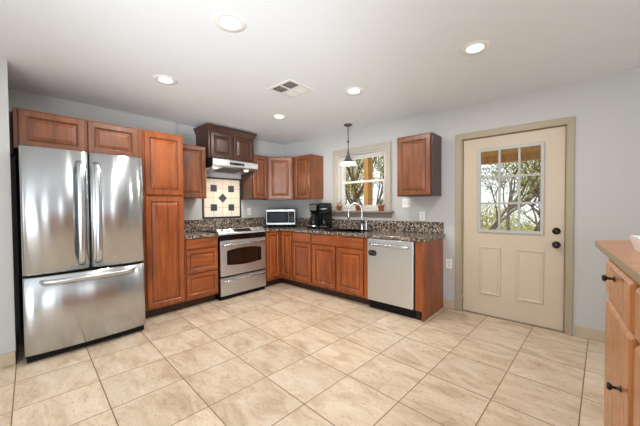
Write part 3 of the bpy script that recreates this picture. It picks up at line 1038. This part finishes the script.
t = thing('coffee_brewer', 'tall black single cup coffee brewer just left of the sink', 'coffee maker', (1.232, -0.215, CT1 + 0.001), math.radians(22))
B(-0.07, 0.07, -0.12, 0.12, 0, 0.03).build('base', m_black, t, bevel=0.006)
B(-0.07, 0.07, 0.02, 0.12, 0.031, 0.21).build('back_column', m_black, t, bevel=0.006)
B(-0.07, 0.07, -0.115, 0.12, 0.211, 0.362).build('brew_head', m_black, t, bevel=0.012)
MB().sweep([(-0.06, -0.117, 0.285), (-0.03, -0.134, 0.278), (0.03, -0.134, 0.278), (0.06, -0.117, 0.285)], 0.008, 8).build('lift_handle', m_hsteel, t)
B(-0.055, 0.055, -0.1175, -0.1155, 0.305, 0.345).build('display', m_display, t)
B(-0.055, 0.055, -0.11, -0.01, 0.031, 0.04).build('drip_tray', m_slot, t)
MB().lathe([(0.03, 0.041), (0.036, 0.06), (0.038, 0.12), (0.034, 0.126)], (0, -0.06, 0), 20).build('cup_stand', m_carafe, t)

t.scale = (1, 1, 1.12)

# sink and faucet
t = thing('kitchen_sink', 'black kitchen sink set in granite worktop below the window', 'sink', (1.74, -0.335, CT1))
mb = MB()
hx, hy = (SX1 - SX0) / 2, (SY1 - SY0) / 2


def rr(hx, hy, z, r=0.05):
    out = []
    for sx, sy, a0_ in ((1, 1, 0), (-1, 1, PI / 2), (-1, -1, PI), (1, -1, 1.5 * PI)):
        for k in range(6):
            a = a0_ + PI / 2 * k / 5
            out.append((sx * (hx - r) + r * math.cos(a), sy * (hy - r) + r * math.sin(a), z))
    return out


mb.rings([rr(hx - 0.006, hy - 0.006, -0.19), rr(hx - 0.006, hy - 0.006, 0.0015), rr(hx + 0.018, hy + 0.018, 0.0015), rr(hx + 0.018, hy + 0.018, 0.008),
          rr(hx - 0.012, hy - 0.012, 0.008), rr(hx - 0.02, hy - 0.02, -0.178), rr(hx - 0.06, hy - 0.06, -0.184)])
mb.build('basin', m_bgloss, t)
MB().lathe([(0.04, -0.1835), (0.035, -0.181)], (0, 0, 0), 20).build('drain', m_hsteel, t)

t = thing('faucet', 'chrome gooseneck kitchen faucet behind the black sink', 'faucet', (1.835, -0.085, CT1 + 0.0005))
MB().lathe([(0.032, 0), (0.032, 0.006), (0.024, 0.014), (0.022, 0.06), (0.02, 0.085)], (0, 0, 0), 20).build('base', m_hsteel, t)
dv = Vector((-0.84, -0.54, 0))
pts = [Vector((0, 0, 0.085)), Vector((0, 0, 0.16)), Vector((0, 0, 0.27))]
for k in range(1, 11):
    a = PI * k / 10
    pts.append(dv * (0.1 - 0.1 * math.cos(a)) + Vector((0, 0, 0.27 + 0.125 * math.sin(a))))
pts.append(dv * 0.2 + Vector((0, 0, 0.235)))
MB().sweep(pts, 0.0145, 12).build('spout', m_hsteel, t)
MB().sweep([dv * 0.2 + Vector((0, 0, 0.245)), dv * 0.2 + Vector((0, 0, 0.17)), dv * 0.2 + Vector((0, 0, 0.162))], [0.015, 0.018, 0.012], 12).build('spray_head', m_hsteel, t)
MB().sweep([(0.07, 0.005, 0.0), (0.07, 0.005, 0.008), (0.07, 0.005, 0.06), (0.068, 0.005, 0.12), (0.062, 0.005, 0.19)], [0.028, 0.024, 0.021, 0.018, 0.008], 14).build('lever', m_hsteel, t)
B(0.02, 0.05, -0.014, 0.014, 0.0, 0.008).build('deck_plate', m_hsteel, t)


def pot(x, label, spikes, seed):
    rnd = random.Random(seed)
    t = thing('plant_pot', label, 'plant pot', (x, -0.037, WZ0), group='terracotta pots on the window sill')
    MB().lathe([(0.033, 0), (0.043, 0.066), (0.049, 0.067), (0.050, 0.09), (0.044, 0.09), (0.04, 0.078), (0.005, 0.078)], (0, 0, 0), 20).build('pot', m_terra, t)
    MB().lathe([(0.037, 0.0785), (0.02, 0.084), (0.004, 0.085)], (0, 0, 0), 16).build('soil', m_soil, t)
    mb = MB()
    for k in range(spikes):
        a = rnd.uniform(0, 2 * PI)
        r = rnd.uniform(0.01, 0.045)
        h = rnd.uniform(0.05, 0.13)
        mb.sweep([(0.008 * math.cos(a), 0.008 * math.sin(a), 0.08), (r * .6 * math.cos(a), r * .6 * math.sin(a), 0.08 + h * .6), (r * math.cos(a), r * .6 * math.sin(a), 0.08 + h)],
                 [0.005, 0.006, 0.001], 6)
    mb.build('plant', m_leaf, t)


pot(1.375, 'leftmost terracotta pot on the window sill', 4, 1)
pot(1.735, 'middle terracotta pot on window sill, behind the faucet', 5, 2)
pot(2.125, 'rightmost terracotta pot on the window sill, with the tallest plant', 14, 3)


# ------------------------------------------------------------------ outlets and switches
def plate(name, label, cat, loc, rotz, wd, ht, kind):
    t = thing(name, label, cat, loc, rotz)
    B(-wd / 2, wd / 2, -0.007, -0.001, -ht / 2, ht / 2).build('cover_plate', m_white, t, bevel=0.002)
    if kind == 'switch':
        for x in (-0.024, 0.024):
            B(x - 0.016, x + 0.016, -0.0095, -0.0075, -0.034, 0.034).build('rocker', m_offwhite, t, bevel=0.001)
    else:
        for z in (-0.021, 0.021):
            r = B(-0.015, 0.015, -0.0085, -0.0075, z - 0.015, z + 0.015).build('receptacle', m_offwhite, t)
            for x in (-0.006, 0.006):
                B(x - 0.0012, x + 0.0012, -0.0092, -0.0086, z - 0.004, z + 0.007).build('slot', m_slot, r)


plate('light_switch', 'white double light switch on the wall under the lone cabinet', 'light switch', (2.492, 0, 1.307), 0, 0.115, 0.12, 'switch')
plate('wall_outlet', 'white outlet just above granite backsplash over the dishwasher', 'outlet', (2.712, 0, 1.132), 0, 0.072, 0.116, 'outlet')
plate('wall_outlet', 'white outlet low on wall between counter end and door', 'outlet', (3.045, 0, 0.553), 0, 0.072, 0.116, 'outlet')
plate('wall_outlet', 'white outlet on the wall between tile panel and microwave', 'outlet', (0, -0.80, 1.19), R90, 0.072, 0.116, 'outlet')

# ------------------------------------------------------------------ ceiling lights, vent, pendant
def downlight(x, y, label):
    t = thing('recessed_light', label, 'ceiling light', (x, y, H), group='recessed ceiling lights')
    MB().lathe([(0.056, -0.0012), (0.06, -0.004), (0.098, -0.006), (0.104, -0.001)], (0, 0, 0), 32, cap0=False, cap1=False).build('trim_ring', m_white, t)
    MB().lathe([(0.055, -0.0035), (0.055, -0.001)], (0, 0, 0), 32).build('lens', m_lamp, t)
    d_ = bpy.data.lights.new('downlight_beam', 'AREA')
    d_.shape = 'DISK'
    d_.size = 0.13
    d_.energy = 11
    d_.color = (1, 0.97, 0.93)
    o = bpy.data.objects.new('downlight_beam', d_)
    C.objects.link(o)
    o.parent = t
    o.location = (0, 0, -0.008)


downlight(2.535, -2.665, 'largest recessed ceiling light, nearest the camera at top')
downlight(1.35, -2.62, 'recessed ceiling light in front of the refrigerator')
downlight(2.492, -1.226, 'recessed ceiling light between air vent and pendant lamp')
downlight(3.623, -1.268, 'recessed ceiling light in front of the outside door')
downlight(1.293, -1.208, 'recessed ceiling light furthest back, near the range hood cabinet')

t = thing('air_vent', 'square white ceiling air vent with four louvre sections', 'air vent', (2.05, -1.695, H))
MB().slab([-0.165, -0.135, 0.135, 0.165], [-0.165, -0.135, 0.135, 0.165], {(1, 1)}, -0.008, -0.001).build('frame', m_offwhite, t, bevel=0.003)
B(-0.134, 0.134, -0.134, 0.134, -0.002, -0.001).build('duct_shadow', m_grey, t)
B(-0.134, 0.134, -0.01, 0.01, -0.0085, -0.0025).build('divider', m_offwhite, t)
B(-0.01, 0.01, -0.134, -0.0105, -0.0085, -0.0025).build('divider', m_offwhite, t)
B(-0.01, 0.01, 0.0105, 0.134, -0.0085, -0.0025).build('divider', m_offwhite, t)
for qx, qy, hor, tilt in ((-1, -1, True, 1), (1, -1, False, -1), (-1, 1, False, 1), (1, 1, True, -1)):
    mb = MB()
    for k in range(7):
        s0 = 0.016 + k * 0.017
        lo_, hi_ = (s0, s0 + 0.004)
        tl = 0.012 * tilt
        if hor:
            ax = sorted((qx * 0.0125, qx * 0.133))
            y = qy * s0
            mb.prism([(y, -0.0085), (y + 0.003, -0.0085), (y + 0.003 + tl, -0.0025), (y + tl, -0.0025)], ax[0], ax[1], 'x')
        else:
            ay = sorted((qy * 0.0125, qy * 0.133))
            x = qx * s0
            mb.prism([(x, -0.0085), (x + 0.003, -0.0085), (x + 0.003 + tl, -0.0025), (x + tl, -0.0025)], ay[0], ay[1], 'y')
    mb.build('louver', m_offwhite, t)

t = thing('pendant_lamp', 'pewter pendant lamp with bell shade hanging over the sink', 'pendant lamp', (1.74, -0.296, H))
MB().lathe([(0.06, -0.001), (0.06, -0.012), (0.045, -0.026), (0.012, -0.03)], (0, 0, 0), 24).build('canopy', m_pewter, t)
MB().lathe([(0.0065, -0.03), (0.0065, -0.40)], (0, 0, 0), 10).build('rod', m_pewter, t)
MB().lathe([(0.006, -0.232), (0.015, -0.242), (0.015, -0.254), (0.006, -0.264)], (0, 0, 0), 14).build('rod_joint', m_knob, t)
MB().lathe([(0.012, -0.385), (0.017, -0.41), (0.024, -0.445), (0.042, -0.49), (0.07, -0.525), (0.1, -0.545)], (0, 0, 0), 28, cap1=False).build('shade', m_pewter, t)
MB().lathe([(0.099, -0.546), (0.112, -0.560), (0.116, -0.578), (0.110, -0.580), (0.09, -0.562), (0.03, -0.556)], (0, 0, 0), 28, cap0=False).build('glass_shade', m_glow, t)
ld = bpy.data.lights.new('pendant_glow', 'POINT')
ld.energy = 6
ld.shadow_soft_size = 0.06
ld.color = (1, 0.92, 0.8)
lo_ = bpy.data.objects.new('pendant_glow', ld)
C.objects.link(lo_)
lo_.parent = t
lo_.location = (0, 0, -0.65)

# ------------------------------------------------------------------ island at the right edge
TH = math.radians(3.0)
# local: +x runs toward the camera along the front, the front faces local -y
t = thing('island_cabinet', 'honey oak island cabinet with black knobs at right edge of photo', 'cabinet', (4.286, -1.29, 0), TH - R90)
B(0.45, 2.20, 0.022, 0.62, 0.09, 1.013).build('body', m_oakdark, t, bevel=0.002)
B(0.47, 2.18, 0.08, 0.58, 0, 0.089).build('toe_kick', m_toe, t)


def oak_front(name, x0, x1, z0, z1, kx, kz):
    prof = [(0, 0), (0, 0.009), (0.003, 0.014), (0.007, 0.018), (0.014, 0.0235)]
    W_, H_ = x1 - x0, z1 - z0
    o = MB().rings([[(i, -dy, i), (W_ - i, -dy, i), (W_ - i, -dy, H_ - i), (i, -dy, H_ - i)] for i, dy in prof]).build(name, m_oak, t, (x0, 0.0215, z0))
    MB().lathe([(0.011, -0.0235), (0.011, -0.0265), (0.006, -0.03), (0.005, -0.046), (0.012, -0.05), (0.015, -0.056), (0.010, -0.062)], (kx - x0, 0, kz - z0), 14, axis='y').build('knob', m_knob, o)


oak_front('drawer', 0.452, 0.995, 0.832, 1.004, 0.70, 0.955)
oak_front('door', 0.452, 0.995, 0.11, 0.818, 0.86, 0.575)
oak_front('drawer', 1.045, 1.60, 0.832, 1.004, 1.42, 0.955)
oak_front('door', 1.045, 1.60, 0.11, 0.818, 1.5, 0.575)
oak_front('drawer', 1.65, 2.19, 0.832, 1.004, 1.92, 0.955)
oak_front('door', 1.65, 2.19, 0.11, 0.818, 1.74, 0.60)
o = MB().prism([(0.0, 0.0), (2.25, 0.0), (2.25, 0.66), (-0.24, 0.66), (-0.24, 0.34)], 1.014, 1.05).build('worktop', [m_oaktop, m_edge], t, bevel=0.004)
for f in o.data.polygons:
    if abs(f.normal.z) < 0.5:
        f.material_index = 1

t = thing('serving_dish', 'white rectangular ceramic dish on oak island worktop at right edge', 'dish', (4.497, -1.80, 1.051), TH)
mb = MB()
mb.rings([rr(0.09, 0.11, 0.0, 0.03), rr(0.10, 0.12, 0.04, 0.03), rr(0.106, 0.126, 0.066, 0.03), rr(0.101, 0.121, 0.066, 0.03), rr(0.09, 0.11, 0.035, 0.03), rr(0.08, 0.10, 0.012, 0.03)])
mb.build('bowl', m_ceramic, t)
